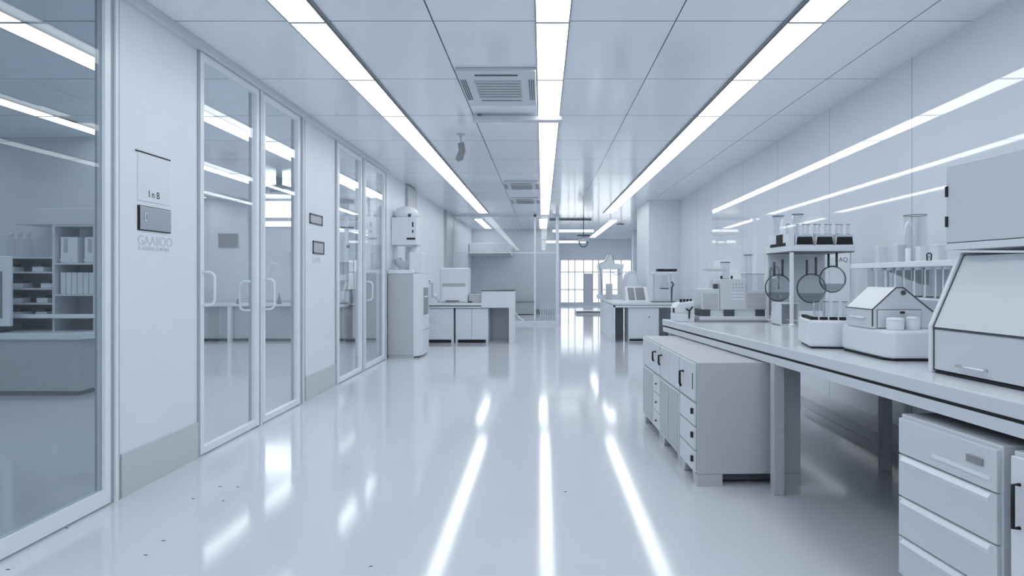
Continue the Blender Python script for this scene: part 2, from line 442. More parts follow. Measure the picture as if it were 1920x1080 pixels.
# low cabinets under the bench (fronts face the aisle)
def low_cabinet(label, y0, y1, mode):
    x0 = .966 - .025 * (y0 - 3.83)
    t = thing('base_cabinet', label, 'cabinet', (x0, y0, 0), math.atan(.025), 'low grey cabinets pushed under the long bench')
    L = (y1 - y0) - .004; D = .655; H = .775
    MB().box(0, D, 0, L, .075, H).build('body', 'grey', t, .006)
    for cy in (0.0, L):
        s = 1 if cy == 0 else -1
        for cx in (0, D):
            q = 1 if cx == 0 else -1
            f = MB().prism([(cy, 0), (cy + s * .07, 0), (cy + s * .085, .03), (cy + s * .11, .075), (cy, .075)], cx, cx + q * .16, 'x')
            f.build('foot', 'grey', t)
    MB().box(.14, D - .05, .05, L - .05, .025, .075).build('plinth', 'dark', t)
    def door(name, ya, yb, za, zb, m='pale'):
        return MB().box(-.014, -.001, ya, yb, max(za, .085), zb).build(name, m, t, .003)
    def handle(par, y, z, h=.075):
        MB().tube([(-.014, y, z), (-.04, y, z), (-.04, y, z - h * .8), (-.03, y + .008, z - h)], .008, 8).build('handle', 'black', par)
    if mode == 0:
        d = door('door', .008, L - .008, .53, H - .01); handle(d, L * .72, .68, .1)
        MB().box(-.017, -.014, L * .12, L * .15, .60, .70).build('handle', 'dark', d)
        for k in range(3):
            q = door('drawer', .008, L - .008, .075 + k * .15, .215 + k * .15)
            MB().box(-.028, -.014, L * .10, L * .15, .145 + k * .15, .18 + k * .15).build('handle', 'black', q)
    elif mode == 1:
        d = door('door', .008, L * .5 - .003, .53, H - .01)
        d = door('door', L * .5 + .003, L - .008, .53, H - .01); handle(d, L - .06, .70)
        q = door('door', .008, L - .008, .075, .515)
        MB().box(-.017, -.014, .03, L * .5 - .01, .10, .50).box(-.017, -.014, L * .5 + .01, L - .03, .10, .50).build('inset_panel', 'inset', q)
    else:
        d = door('door', .008, L - .008, .53, H - .01); handle(d, .16, .70)
        q = door('door', .25, L - .008, .075, .515)
        MB().box(-.017, -.014, .28, L - .03, .10, .50).build('inset_panel', 'inset', q)
        for k in range(3):
            w = door('drawer', .008, .244, .075 + k * .148, .215 + k * .148)
            MB().lathe([(.004, 0), (.010, -.012), (.004, -.016)], (-.014, .12, .15 + k * .148), 10, 'x').build('knob', 'dark', w)
    return t
low_cabinet('low grey cabinet with three small drawers, next to the white bench leg', 3.83, 4.22, 0)
low_cabinet('middle low grey cabinet with two upper doors and recessed lower panel', 4.224, 4.83, 1)
low_cabinet('farthest low grey cabinet at the far end under the bench', 4.834, 5.56, 2)

# drawer unit and next cabinet, bottom right
def bench_front_cabinet(name, label, cat, y0, y1, inset, H):
    x = bench_x(y0) + inset
    return thing(name, label, cat, (x, y0, 0), BA), (y1 - y0)
t, L = bench_front_cabinet('drawer_unit', 'pale drawer pedestal with long recessed pulls under the bench near end', 'drawer unit', 2.06, 2.56, -.015, .74)
MB().box(0.012, .55, 0, L, .06, .74).build('body', 'pale', t, .004)
MB().box(.05, .5, .03, L - .03, 0, .06).build('plinth', 'dark', t)
zs = [.725, .575, .40, .235, .075]
for k in range(4):
    d = MB().box(-.006, .012, .006, L - .006, zs[k + 1] + .006, zs[k]).build('drawer', 'pale', t, .003)
    if k:
        MB().prism([(-.020, zs[k] - .018), (-.006, zs[k] - .004), (-.006, zs[k] - .04)], .03, L - .03, 'y').build('pull_rail', 'white_frame', d)
    else:
        MB().box(-.014, -.006, .06, .13, .655, .68).build('lock_plate', 'mid', d, .002)
        MB().box(-.010, -.006, .03, L - .2, .615, .63).build('pull_rail', 'white_frame', d)
t, L = bench_front_cabinet('base_cabinet', 'pale cabinet with a black bar handle at the bottom right frame edge', 'cabinet', 1.45, 2.02, -.015, .74)
MB().box(0.012, .55, 0, L, .06, .74).build('body', 'pale', t, .004)
MB().box(.05, .5, .03, L - .03, 0, .06).build('plinth', 'dark', t)
d = MB().box(-.006, .012, .006, L - .006, .08, .725).build('door', 'white', t, .003)
MB().tube([(-.006, L - .04, .64), (-.03, L - .04, .64), (-.03, L - .04, .50), (-.006, L - .04, .50)], .006, 8).build('handle', 'black', d)

# ------------------------------------------------------------------ things on the bench
ZB = .90
# slant-front hood
x0 = 1.677
t = thing('fume_hood', 'large slant-fronted white bench hood at the right frame edge', 'fume hood', (x0, 2.65, ZB), BA)
Ld = -1.35
prof = [(0, .012), (0, .196), (.14, .50), (.72, .50), (.72, .012)]
MB().prism([(p[0] + .012, p[1]) for p in prof], Ld, -.022, 'y').build('body', 'pale', t, .004)
MB().prism([(-.012, .0), (-.012, .20), (.128, .515), (.74, .515), (.74, .0)], -.02, 0.0, 'y').build('side_panel', 'white', t, .003)
MB().prism([(-.004, .196), (.005, .190), (.145, .494), (.136, .50)], Ld, -.024, 'y').build('sash', 'pale', t)
d = MB().box(-.002, .010, Ld, -.024, .016, .188).build('lower_panel', 'pale', t, .003)
MB().tube([(-.002, -.30, .05), (-.022, -.30, .05), (-.022, -.17, .05), (-.002, -.17, .05)], .005, 8).build('handle', 'chrome', d)
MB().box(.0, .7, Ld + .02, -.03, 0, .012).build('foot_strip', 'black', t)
MB().box(-.006, .004, Ld, -.022, .187, .193).build('seam', 'dark', t)
MB().prism([(-.008, .194), (-.002, .190), (.143, .500), (.137, .506)], -.026, -.021, 'y').box(-.004, .002, -.026, -.021, .012, .19).build('edge_trim', 'dark', t)
# wall cabinet above
t = thing('wall_cabinet', 'white wall cabinet with black hinges above the slant-fronted hood', 'cabinet', (1.755, 2.66, 1.425), BA)
MB().box(.012, .9, -1.3, 0, .03, .36).build('body', 'pale', t, .003)
d = MB().box(-.006, .012, -.62, -.002, .032, .36).build('door', 'pale', t, .002)
for z in (.10, .23): MB().box(-.012, -.006, -.014, -.002, z, z + .045).build('hinge', 'black', d)
MB().box(-.006, .012, -1.3, -.624, .032, .36).build('door', 'pale', t, .002)
r = MB().box(-.010, .9, -1.3, 0, -.0, .028).build('light_rail', 'white', t, .002)
text_mesh('lettering', 'Gim a', .018, 'dark', r, (-.0105, -.39, .008), (PI / 2, 0, -PI / 2), .0004)
MB().box(-.002, .9, -1.3, -.001, .028, .032).build('seam', 'dark', t)
for zz in (0,):
    pass
# house-shaped incubator on thick base
t = thing('incubator', 'gable-topped white benchtop incubator on a thick rounded base', 'incubator', (1.67, 2.965, ZB))
MB().prism([(.03, 0.0), (0, .05), (0, .46), (.52, .46), (.52, 0.0)], .012, .148, 'z').build('base', 'white', t, .016, 3)
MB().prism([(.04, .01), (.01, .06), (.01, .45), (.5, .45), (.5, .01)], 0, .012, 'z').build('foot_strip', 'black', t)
body = MB().prism([(-.005, .148), (-.005, .245), (.115, .356), (.15, .356), (.30, .235), (.30, .148)], .13, .40, 'y').build('body', 'pale', t, .005)
MB().box(.02, .24, .124, .13, .152, .242).build('door', 'pale', t, .002)
MB().box(.018, .242, .127, .1295, .150, .245).build('gasket', 'dark', t)
MB().tube([(-.006, .20, .20), (-.02, .20, .20), (-.02, .33, .20), (-.006, .33, .20)], .004, 8).build('handle', 'white_frame', t)
MB().lathe([(.012, 0), (.012, -.006)], (.15, .13, .33), 14, 'y').build('vent_cap', 'dark', t)
MB().box(.13, .15, .112, .124, .225, .236).build('latch', 'black', t, .002)
ln = MB()
for p, q in (((-.005, .245), (.115, .356)), ((.15, .356), (.30, .235)), ((.115, .356), (.15, .356)), ((-.005, .245), (-.005, .16))):
    d = Vector((q[0] - p[0], q[1] - p[1])).normalized() ; n = Vector((-d.y, d.x)) * .0025
    ln.prism([(p[0] - n.x, p[1] - n.y), (q[0] - n.x, q[1] - n.y), (q[0] + n.x, q[1] + n.y), (p[0] + n.x, p[1] + n.y)], .127, .132, 'y')
ln.box(-.007, -.004, .13, .40, .242, .247)
ln.build('edge_trim', 'dark', t)
j = thing('jar', 'wider white capped jar standing on the incubator base', 'jar', (1.745, 3.035, ZB + .148), 0, 'white jars on the incubator base')
MB().lathe([(.037, 0), (.04, .006), (.04, .052), (.036, .06), (.0, .062)]).build('body', 'white_frame', j)
MB().ring((0, 0, .048), .040, .0015).build('rim', 'pale', j)
j2 = thing('jar', 'narrower white capped jar beside the incubator side wall', 'jar', (1.835, 3.04, ZB + .148), 0, 'white jars on the incubator base')
MB().lathe([(.029, 0), (.031, .006), (.031, .056), (.028, .064), (.0, .066)]).build('body', 'white_frame', j2)
MB().ring((0, 0, .052), .031, .0015).build('rim', 'pale', j2)
# tube block
t = thing('tube_block', 'soft-cornered white block with black top slots left of the incubator', 'heating block', (1.555, 3.66, ZB), math.radians(-12))
MB().box(0, .34, -.16, .16, .010, .165).build('body', 'white', t, .018, 3)
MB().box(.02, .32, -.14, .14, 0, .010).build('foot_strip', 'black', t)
s = MB()
for k in range(5): s.box(.012 + k * .052, .052 + k * .052, -.15, -.125, .165, .180)
for k in range(4): s.box(.012, .037, -.11 + k * .06, -.07 + k * .06, .165, .180)
s.build('slots', 'black', t)
G = 'clear vials standing in the white block'
vi = None
for k, (lx, ly) in enumerate(((.06, -.08), (.11, -.08), (.16, -.08), (.21, -.08), (.26, -.08))):
    c, sn = math.cos(math.radians(-12)), math.sin(math.radians(-12))
    w = Vector((1.555 + lx * c - ly * sn, 3.66 + lx * sn + ly * c, ZB + .166))
    if vi is None:
        vi = thing('vial', 'clear vial standing on the white block, part of one row', 'vial', w, 0, G)
        MB().lathe([(.016, 0), (.018, .004), (.018, .10), (.0165, .10), (.0165, .005), (0, .005)], n=16).build('body', 'ware', vi)
        MB().ring((0, 0, .10), .0175, .0014, n=16, k=6).build('rim', 'ware_rim', vi)
    else: copy_thing(vi, w)

# rack with hanging flasks
RX, RY, RW, RD, RH = 2.06, 5.07, .50, .52, .62
t = thing('flask_rack', 'tall white four-legged rack with round flasks hung under its top', 'rack', (RX, RY, ZB))
MB().box(-.02, RW + .02, -.02, RD + .02, RH, RH + .05).build('top_shelf', 'white', t, .005)
MB().box(-.012, RW + .012, -.012, RD + .012, RH - .008, RH).build('edge', 'dark', t)
for cx in (0, RW):
    for cy in (0, RD):
        l = MB().box(cx - .013, cx + .013, cy - .013, cy + .013, .02, RH - .008).build('leg', 'white_frame', t, .002)
        MB().lathe([(.0, .03), (.018, .026), (.027, .012), (.027, 0)], (cx, cy, 0), 14).build('foot', 'white_frame', l)
MB().box(.014, RW - .014, RD - .012, RD - .002, .10, RH - .01).build('back_panel', 'white', t)
MB().box(.014, RW - .014, .014, RD - .014, .19, .20).build('glass_shelf', 'ware', t)
MB().box(-.005, RW + .005, -.006, .006, .045, .055).box(-.006, .006, 0, RD, .045, .055).build('stretcher', 'pale', t)
MB().tube([(-.0, RD - .04, .06), (-.0, RD - .04, .46), (-.0, RD - .07, .50), (-.0, RD - .20, .50), (-.0, RD - .24, .47), (-.0, RD - .24, .30)], .008, 8).build('bent_pipe', 'mid', t)
text_mesh('lettering', 'AQ', .05, 'dark', t, (RW - .11, -.0, .535), (PI / 2, 0, 0), .0005)
G = 'round flasks hanging in the white rack'
def flask(label, loc, r):
    k = thing('round_flask', label, 'flask', loc, 0, G)
    prof = [(0.001, -r)] + [(r * math.sin(a), -r * math.cos(a)) for a in [PI * i / 16 for i in range(1, 14)]]
    nr = prof[-1][0] * .5
    prof += [(r * .3, r * .95), (r * .28, r * 1.6), (r * .33, r * 1.66)]
    MB().lathe(prof, n=28).build('bowl', 'ware', k)
    MB().lathe([(.001, -r * .93)] + [(r * .93 * math.sin(a), -r * .93 * math.cos(a)) for a in [PI * i / 16 for i in range(1, 7)]] + [(.001, -.36 * r)], n=24).build('liquid', 'liquid', k)
    MB().ring((0, 0, 0), r * 1.01, .006, 'y').build('clamp_ring', 'dark', k)
    MB().tube([(-r * .32, 0, r * .9), (-r * .32, 0, r * 2.0)], .010, 8).tube([(r * .32, 0, r * .9), (r * .32, 0, r * 2.2)], .010, 8).build('clamp_rod', 'dark', k)
    return k
flask('round flask hanging in the left side of the white rack', (2.05, 5.33, 1.215), .112)
flask('round flask hanging at the front centre of the white rack', (2.245, 5.12, 1.215), .118)
flask('round flask hanging higher at the right of the white rack', (2.46, 5.20, 1.29), .108)
tag(MB().box(0, .16, 0, .20, 0, .012).box(0, .012, 0, .2, 0, .18).box(.148, .16, 0, .2, 0, .18).box(0, .16, 0, .2, .18, .195).box(.012, .148, .188, .2, .012, .18)
    .build('stand_box', 'white', None, .004, 2, (1.995, 5.14, ZB + .0)), 'open-front white stand box under the left hanging flask', 'box')
# devices on rack top
ZR = ZB + RH + .05
G = 'black-fronted trays on top of the flask rack'
tr = None
for k, (lx, lab) in enumerate(((.04, 'black-fronted tray on the rack top, next to the black block'), (.205, 'black-fronted tray on the rack top, middle of three'), (.37, 'black-fronted tray at the right end of the rack top'))):
    loc = (RX + lx, RY + .01, ZR)
    if tr is None:
        tr = thing('sample_tray', lab, 'tray', loc, 0, G)
        MB().box(0, .145, 0, .45, 0, .085).build('body', 'white', tr, .004)
        MB().prism([(.002, .008), (.143, .008), (.134, .072), (.011, .072)], -.006, .0, 'y').build('front', 'black', tr, .002)
        MB().box(-.003, .148, -.005, .45, .085, .092).build('lid', 'white_frame', tr)
    else: copy_thing(tr, loc, lab)
t = thing('control_block', 'white control block with black L-shaped front, left end of rack top', 'instrument', (RX - .018, RY + .02, ZR))
MB().box(0, .05, 0, .44, 0, .10).build('body', 'white', t, .003)
MB().box(-.004, 0, .06, .40, .0, .025).box(-.004, 0, .12, .26, .025, .10).build('front', 'black', t)
G = 'row of small clear cups on the rack trays'
cup = None
for k in range(11):
    lx = .00 + k * .046
    loc = (RX + lx + .03, RY + .05 + (.02 if k % 2 else 0), ZR + .0925) if k > 0 else (RX + .008, RY + .1, ZR + .1)
    if cup is None:
        cup = thing('sample_cup', 'small clear cup in the row along the rack top', 'cup', loc, 0, G)
        MB().lathe([(.013, 0), (.0165, .004), (.0165, .085), (.015, .085), (.015, .004), (0, .004)], n=14).build('body', 'ware', cup)
        MB().ring((0, 0, .085), .016, .0016, n=14, k=6).build('rim', 'ware_rim', cup)
        MB().ring((0, 0, .004), .016, .0013, n=14, k=6).build('base', 'ware_rim', cup)
    else: copy_thing(cup, loc)
def beaker(name, label, loc, r0, r1, h, group=None, cat='beaker'):
    k = thing(name, label, cat, loc, 0, group)
    MB().lathe([(r0 * .9, 0), (r0, .006), (r1, h), (r1 * .95, h), (r0 * .94, .008), (0, .008)]).build('body', 'ware', k)
    MB().ring((0, 0, h), r1, .003).build('rim', 'ware_rim', k)
    MB().ring((0, 0, .004), r0 * .97, .002).build('base', 'ware_rim', k)
    return k
beaker('beaker', 'shorter flared clear beaker on the rack top, above the black block', (RX + .05, RY + .42, ZR + .0925), .036, .05, .19, 'flared beakers on the rack top')
beaker('beaker', 'taller flared clear beaker on the rack top, above the middle tray', (RX + .20, RY + .36, ZR + .0925), .036, .05, .20, 'flared beakers on the rack top')

# analyser at the far end of the bench
AX, AY = 1.45, 5.60
t = thing('analyser', 'long grey analyser of joined boxes on dark blocks, far end of bench', 'analyser', (AX, AY, ZB))
MB().box(-.05, .60, -.05, .235, 0, .014).build('base_plate', 'mid', t, .003)
MB().box(-.02, .58, -.02, .24, .014, .05).build('rail', 'white', t, .003)
for a, c in ((-.01, .08), (.21, .30), (.50, .58)): MB().box(a, c, -.01, .2, .05, .11).build('support', 'dark', t)
MB().box(.08, .21, .02, .22, .05, .11).box(.30, .50, .02, .22, .05, .11).build('core', 'white', t)
q = MB().box(0, .17, 0, .235, .11, .30).build('left_module', 'pale', t, .005)
MB().box(.02, .15, -.006, 0, .13, .26).build('door', 'grey', q, .002)
q = MB().box(.172, .41, -.01, .235, .11, .39).build('tower', 'pale', t, .005)
s = MB().box(.27, .39, -.014, -.01, .18, .37).build('display', 'white', q)
g = MB()
for k in range(6): g.box(.275, .385, -.017, -.014, .19 + k * .03, .194 + k * .03)
for k in range(4): g.box(.285 + k * .028, .289 + k * .028, -.017, -.014, .29, .365)
g.build('grid_lines', 'inset', s)
q = MB().box(.412, .60, 0, .235, .11, .285).build('right_module', 'pale', t, .005)
MB().box(.425, .585, -.006, 0, .125, .262).build('door', 'grey', q, .002)
MB().box(.12, .16, .02, .06, .30, .345).build('knob', 'dark', q, .003)
beaker('beaker', 'clear beaker standing on top of the grey analyser tower', (AX + .25, AY + .1, ZB + .39), .032, .045, .155)
G = 'tiny clear cups on the analyser tower'
sc_ = None
for k in range(3):
    loc = (AX + .195 + k * .012 + (.10 if k == 2 else 0), AY + .03 + k * .05, ZB + .39)
    if sc_ is None:
        sc_ = tag(MB().lathe([(.009, 0), (.010, .03), (.008, .03), (.008, .003), (0, .003)], n=10).build('sample_cup', 'ware_rim', None, loc=loc), 'tiny clear cup at the beaker foot on the analyser tower', 'cup', G)
    else:
        c = sc_.copy(); COL.objects.link(c); c.location = loc
t = thing('glass_tank', 'clear rectangular tank on the analyser right module', 'tank', (AX + .43, AY + .04, ZB + .285))
MB().box(0, .16, 0, .16, 0, .004).box(0, .004, 0, .16, 0, .15).box(.156, .16, 0, .16, 0, .15).box(0, .16, 0, .004, 0, .15).box(0, .16, .156, .16, 0, .15).build('walls', 'ware', t)
MB().box(-.003, .163, -.003, .003, .148, .153).box(-.003, .163, .157, .163, .148, .153).build('rim', 'mid', t)
t = thing('measuring_cylinder', 'tall clear measuring cylinder behind the analyser beside the flask rack', 'cylinder', (AX + .53, AY + .30, ZB))
MB().cyl((0, 0, 0), .055, .012, 6).build('foot', 'white', t)
MB().lathe([(.035, .012), (.04, .02), (.04, .62), (.038, .62), (.038, .02), (0, .02)]).build('body', 'ware', t)
MB().ring((0, 0, .62), .041, .003).build('rim', 'ware_rim', t)
# small white device beside the analyser
t = thing('pump', 'small white pump with black forked tap left of the analyser', 'pump', (1.215, 5.58, ZB))
MB().box(0, .17, 0, .24, 0, .075).build('lower_body', 'white', t, .006)
MB().prism([(0, .075), (.17, .075), (.17, .19), (.03, .17), (.0, .13)], .01, .23, 'y').build('body', 'white', t, .008)
MB().tube([(.12, -.004, .03), (.12, -.012, .10), (.15, -.012, .14)], .007, 8).tube([(.12, -.012, .10), (.09, -.012, .12)], .007, 8).build('tap', 'black', t)
s = MB()
for k in range(4): s.box(.05 + k * .03, .068 + k * .03, .05, .08, .176 + k * .003, .205)
s.build('button', 'black', t)
MB().box(-.005, .0, .06, .12, .08, .12).build('switch', 'black', t)

# wall shelf
SY0, SY1, SZ = 3.46, 4.66, 1.372
t = thing('wall_shelf', 'white wall shelf between the flask rack and the slant-fronted hood', 'shelf', (2.34, SY0, SZ))
MB().prism([(0, 0), (.0, SY1 - SY0), (wall_x(SY1) - 2.355, SY1 - SY0), (wall_x(SY0) - 2.355, 0)], 0, .036).build('board', 'white_frame', t, .004)
for a in (.2, .95): MB().prism([(.10, 0), (.44, 0), (.44, -.12), (.40, -.12)], a, a + .03, 'y').build('bracket', 'grey', t)
SZT = SZ + .036
def on_shelf(px):                 # place on the shelf seen at this column
    X = 2.47; return X, X * F / (px - CX)
G = 'pale boxes on the wall shelf'
for px, w, h, lab in ((1652, .062, .125, 'farthest short pale box on the wall shelf'), (1687, .062, .125, 'pale box on the wall shelf just left of the tall glass cylinder'),
                      (1762, .055, .105, 'pale box at the hood end of the wall shelf')):
    x, y = on_shelf(px)
    o = thing('storage_box', lab, 'box', (x, y, SZT), 0, G)
    MB().box(-w / 2, w / 2, -.03, .03, 0, h - .01).build('body', 'pale', o, .002)
    MB().box(-w / 2 - .001, w / 2 + .001, -.031, .031, h - .01, h).build('lid', 'white', o, .002)
x, y = on_shelf(1715)
t = thing('glass_cylinder', 'tall wide glass cylinder standing on the wall shelf', 'cylinder', (x + .04, y + .06, SZT))
MB().lathe([(.068, 0), (.070, .005), (.070, .315), (.066, .315), (.066, .006), (0, .006)], n=32).build('body', 'ware', t)
MB().ring((0, 0, .315), .070, .0025).build('rim', 'ware_rim', t)
for k, (dx, dy) in enumerate(((-.03, .0), (.0, -.02), (.034, .01))):
    tt = tag(MB().lathe([(.011, 0), (.011, .30), (.0, .302)], n=12).build('glass_rod', 'ware', None, loc=(x + .04 + dx, y + .06 + dy, SZT + .0065)), 'clear glass rod standing inside the tall glass cylinder', 'glass rod', 'glass rods in the tall cylinder')
t = thing('storage_box', 'white block standing right before the tall glass cylinder', 'box', (x - .008, y - .045, SZT), 0, G)
MB().box(.0, .06, -.025, .025, 0, .095).build('body', 'white', t, .002)
MB().box(-.001, .061, -.026, .026, .095, .102).build('lid', 'white_frame', t)
tag(MB().lathe([(.016, 0), (.017, .004), (.017, .09), (.0, .094)], n=16).build('canister', 'white_frame', None, loc=(x - .055, y - .02, SZT)), 'slim white canister at the foot of the tall glass cylinder', 'canister')
x, y = on_shelf(1742)
t = thing('clip_ring', 'small black ring clip standing on the wall shelf', 'clip', (x, y, SZT))
MB().tube([(-.012, 0, .004), (-.014, 0, .045), (-.008, 0, .052), (.010, 0, .052), (.015, 0, .045), (.013, 0, .008), (.008, 0, .004), (-.012, 0, .004)], .004, 8).build('ring', 'black', t)
MB().box(-.004, .002, -.002, .002, .018, .038).build('tongue', 'mid', t)
# tube holders hanging under the shelf
G = 'tall clear tubes hanging under the wall shelf'
tb = None
for k, px in enumerate((1632, 1650, 1668, 1686, 1702, 1722, 1742, 1762, 1776)):
    X = 2.385; Y = X * F / (px - CX)
    loc = (X, Y, SZ - .19)
    if tb is None:
        tb = thing('hanging_tube', 'clear tube with pale caps hanging below the wall shelf', 'tube', loc, 0, G)
        MB().lathe([(.020, 0), (.022, .006), (.022, .172), (.020, .172), (.020, .008), (0, .008)], n=16).build('body', 'ware', tb)
        MB().cyl((0, 0, .172), .020, .018, 16).build('cap', 'white_frame', tb)
        MB().ring((0, 0, .004), .021, .004, n=16, k=6).build('foot_ring', 'dark', tb)
        MB().box(-.026, -.022, -.003, .003, 0, .172).box(.022, .026, -.003, .003, 0, .172).build('side_wire', 'white_frame', tb)
    else: copy_thing(tb, loc)
t = thing('tube_rail', 'pale rail running under the hanging tubes below the wall shelf', 'rail', (2.345, 3.62, SZ - .206))
MB().box(0, .12, -.1, .75, 0, .012).build('bar', 'white', t, .002)
MB().box(.11, .12, -.1, -.09, .012, .206).box(.11, .12, .74, .75, .012, .206).build('hanger', 'white', t)

# ------------------------------------------------------------------ right far peninsula
PX0, PX1, PY0, PY1 = 1.42, 2.90, 12.3, 15.1
t = thing('laboratory_bench', 'far white bench standing out from the right wall with a knee space', 'bench', (PX0, PY0, 0))
w = PX1 - PX0
t2 = MB().prism([(0, 0), (w + .05, 0), (w + .05, 1.28), (.9, 1.28), (.9, PY1 - PY0), (0, PY1 - PY0)], .745, .79).build('worktop', 'white', t, .005)
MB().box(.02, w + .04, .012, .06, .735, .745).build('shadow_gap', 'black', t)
MB().box(.004, w + .04, 0, .05, .695, .735).build('apron', 'white', t)
MB().box(0, .04, 0, PY1 - PY0, 0, .735).build('side_panel', 'white', t)
MB().box(.0, .035, -.004, .04, 0, .70).build('leg', 'white_frame', t)
MB().box(.05, .34, 1.0, 1.05, 0, .7).build('back_panel', 'grey', t)
t = thing('base_cabinet', 'white cabinet with black kick slot under the far right bench', 'cabinet', (1.73, 12.36, 0))
MB().box(0, .62, 0, .6, .06, .69).build('body', 'white', t, .004)
MB().box(.0, .6, .04, .58, 0, .06).build('plinth', 'white', t)
MB().box(.03, .40, .03, .04, .015, .05).build('kick_slot', 'black', t)
d = MB().box(.01, .61, -.014, 0, .075, .68).build('door', 'white', t, .003)
MB().cyl((.42, -.03, .50), .012, .016, 10, 'y').build('knob', 'dark', d)
# stand with three black trays
p = at(1247, 565, 12.55)
t = thing('extraction_stand', 'glass-sided stand with three black boxes on top, far right bench', 'stand', (p.x, 12.5, .79))
MB().box(-.25, .25, 0, .3, .58, .63).build('top_shelf', 'white_frame', t, .004)
for k in range(3): MB().box(-.16 + k * .135, -.04 + k * .135, -.01, .2, .632, .68).build('black_box', 'black', t, .003)
MB().box(-.245, -.225, 0, .02, 0, .58).box(.10, .115, 0, .02, 0, .58).build('leg', 'grey', t)
MB().box(-.26, .02, -.01, .28, 0, .015).box(.06, .26, -.01, .28, 0, .015).build('foot', 'dark', t)
MB().box(-.22, .10, .24, .25, .02, .57).build('back_pane', 'ware', t)
MB().lathe([(.03, .26), (.09, .30), (.10, .36), (.06, .42), (.055, .50), (.03, .53)], (.0, .12, 0), 20).build('flask', 'ware', t)
MB().ring((0, .12, .28), .085, .01).build('ring', 'dark', t)
MB().tube([(.12, .02, .02), (.13, .0, .30), (.16, 0, .36), (.12, 0, .42)], .018, 8).build('clamp', 'dark', t)
# console with slanted screens
p = at(1196, 565, 12.6)
t = thing('console', 'slanted white console with two grey screens on the far right bench', 'console', (p.x, 12.55, .79))
MB().prism([(0, 0), (.34, 0), (.34, .06), (.0, .02)], -.23, .20, 'x').build('base', 'white', t)
MB().prism([(.0, .02), (.30, .31), (.34, .30), (.34, .06)], -.23, .22, 'x').build('panel', 'white_frame', t, .004)
for a, c in ((-.19, -.06), (-.03, .15)):
    MB().prism([(.022, .048), (.27, .288), (.265, .294), (.016, .054)], a, c, 'x').build('screen', 'mid', t)
# big white instruments behind
p = at(1185, 560, 14.0)
t = thing('centrifuge', 'tall round-topped white housing behind the slanted console', 'instrument', (p.x - .02, 13.85, .79))
pts = [(-.2, 0)] + [(-.16 + .16 * (1 - math.cos(a)), .42 + .24 * math.sin(a)) for a in [PI * k / 12 for k in range(13)]] + [(.2, 0)]
MB().prism(pts, 0, .4, 'y').build('housing', 'pale', t, .02, 3)
MB().prism([(x * .7, z * .85 + .03) for x, z in pts], -.012, 0, 'y').build('cover', 'white', t, .01)
p = at(1150, 560, 14.6)
t = thing('microscope_station', 'boxy white instrument with arched opening in front of the far window', 'instrument', (p.x - .05, 14.35, .79))
MB().box(-.33, .28, 0, .5, 0, .10).build('base', 'white', t, .01)
for a in (-.30, .17): MB().box(a, a + .08, .05, .45, .10, .70).build('column', 'white', t, .01)
MB().prism([(-.32, .70), (.27, .70), (.27, .82), (.05, .84), (.0, 1.03), (-.07, 1.05), (-.16, .88), (-.32, .82)], .05, .45, 'y').build('head', 'white', t, .015)
MB().tube([(-.33, .02, .82), (-.16, .02, .88), (-.07, .02, 1.05), (.0, .02, 1.03), (.05, .02, .84)], .008, 8).build('cable', 'mid', t)
MB().tube([(-.3, .03, .78), (-.26, .03, .5), (-.24, .03, .1)], .008, 8).tube([(.2, .03, .6), (.1, .03, .56), (0, .03, .62)], .008, 8).build('hose', 'mid', t)
tag(MB().box(0, .14, 0, .14, 0, .36).build('side_box', 'grey', None, .004, 2, (1.46, 14.0, .79)), 'grey upright box at the aisle end of the far right bench', 'box')
# low platform near the window
t = thing('low_platform', 'low white platform with a dark edge in front of the far window', 'platform', (1.2, 21.6, 0))
MB().box(0, 1.35, 0, 1.2, 0, .09).build('deck', 'white', t, .004)
MB().box(0, 1.35, -.02, 0, .06, .09).build('edge', 'black', t)

# ------------------------------------------------------------------ left far peninsula
t = thing('laboratory_bench', 'far white bench standing out from the left wall, raised right end', 'bench', (-2.5, 12.1, 0))
MB().box(0, 1.30, -.03, .85, .745, .79).build('worktop', 'white', t, .004)
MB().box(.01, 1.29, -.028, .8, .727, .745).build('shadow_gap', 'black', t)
MB().box(0.02, 1.295, -.025, .03, .697, .727).build('apron', 'white', t)
MB().box(.03, 1.295, .60, .64, 0, .735).build('back_panel', 'grey', t)
t = thing('raised_counter', 'raised white counter end with a dark top edge, far left bench', 'counter', (-2.5, 12.1, 0))
MB().box(1.30, 1.93, -.03, .85, .70, 1.03).build('body', 'white', t, .004)
MB().box(1.30, 1.95, -.04, .86, 1.03, 1.045).build('top', 'dark', t)
MB().box(1.84, 1.93, -.03, .85, 0, .70).build('leg', 'white', t, .004)
MB().box(1.30, 1.84, .60, .64, 0, .70).build('back_panel', 'grey', t)
G = 'white cabinets under the far left bench'
def far_cab(label, x0, x1, n):
    t = thing('base_cabinet', label, 'cabinet', (x0, 12.12, 0), 0, G)
    w = x1 - x0
    MB().box(0, w, .02, .55, .05, .69).build('body', 'white', t)
    MB().box(.0, w, .02, .55, 0, .05).build('plinth', 'white', t)
    for k in range(n):
        d = MB().box(.006 + k * w / n, (k + 1) * w / n - .006, 0, .02, .07, .68).build('door', 'white', t, .003)
        if n == 1:
            s = MB()
            for q in range(4): s.box(.02, .28 - q * .05, -.003, 0, .40 + q * .03, .404 + q * .03)
            s.build('vent_lines', 'inset', d)
    MB().box(.05, w - .05, .0, .02, .010, .066).build('kick_slot', 'black', t)
    return t
far_cab('single-door white cabinet under the far left bench', -2.31, -1.755, 1)
far_cab('two-door white cabinet under the far left bench', -1.72, -1.07, 2)
t = thing('autoclave', 'big white box instrument with grey slot on the far left bench', 'instrument', (-2.05, 12.25, .79))
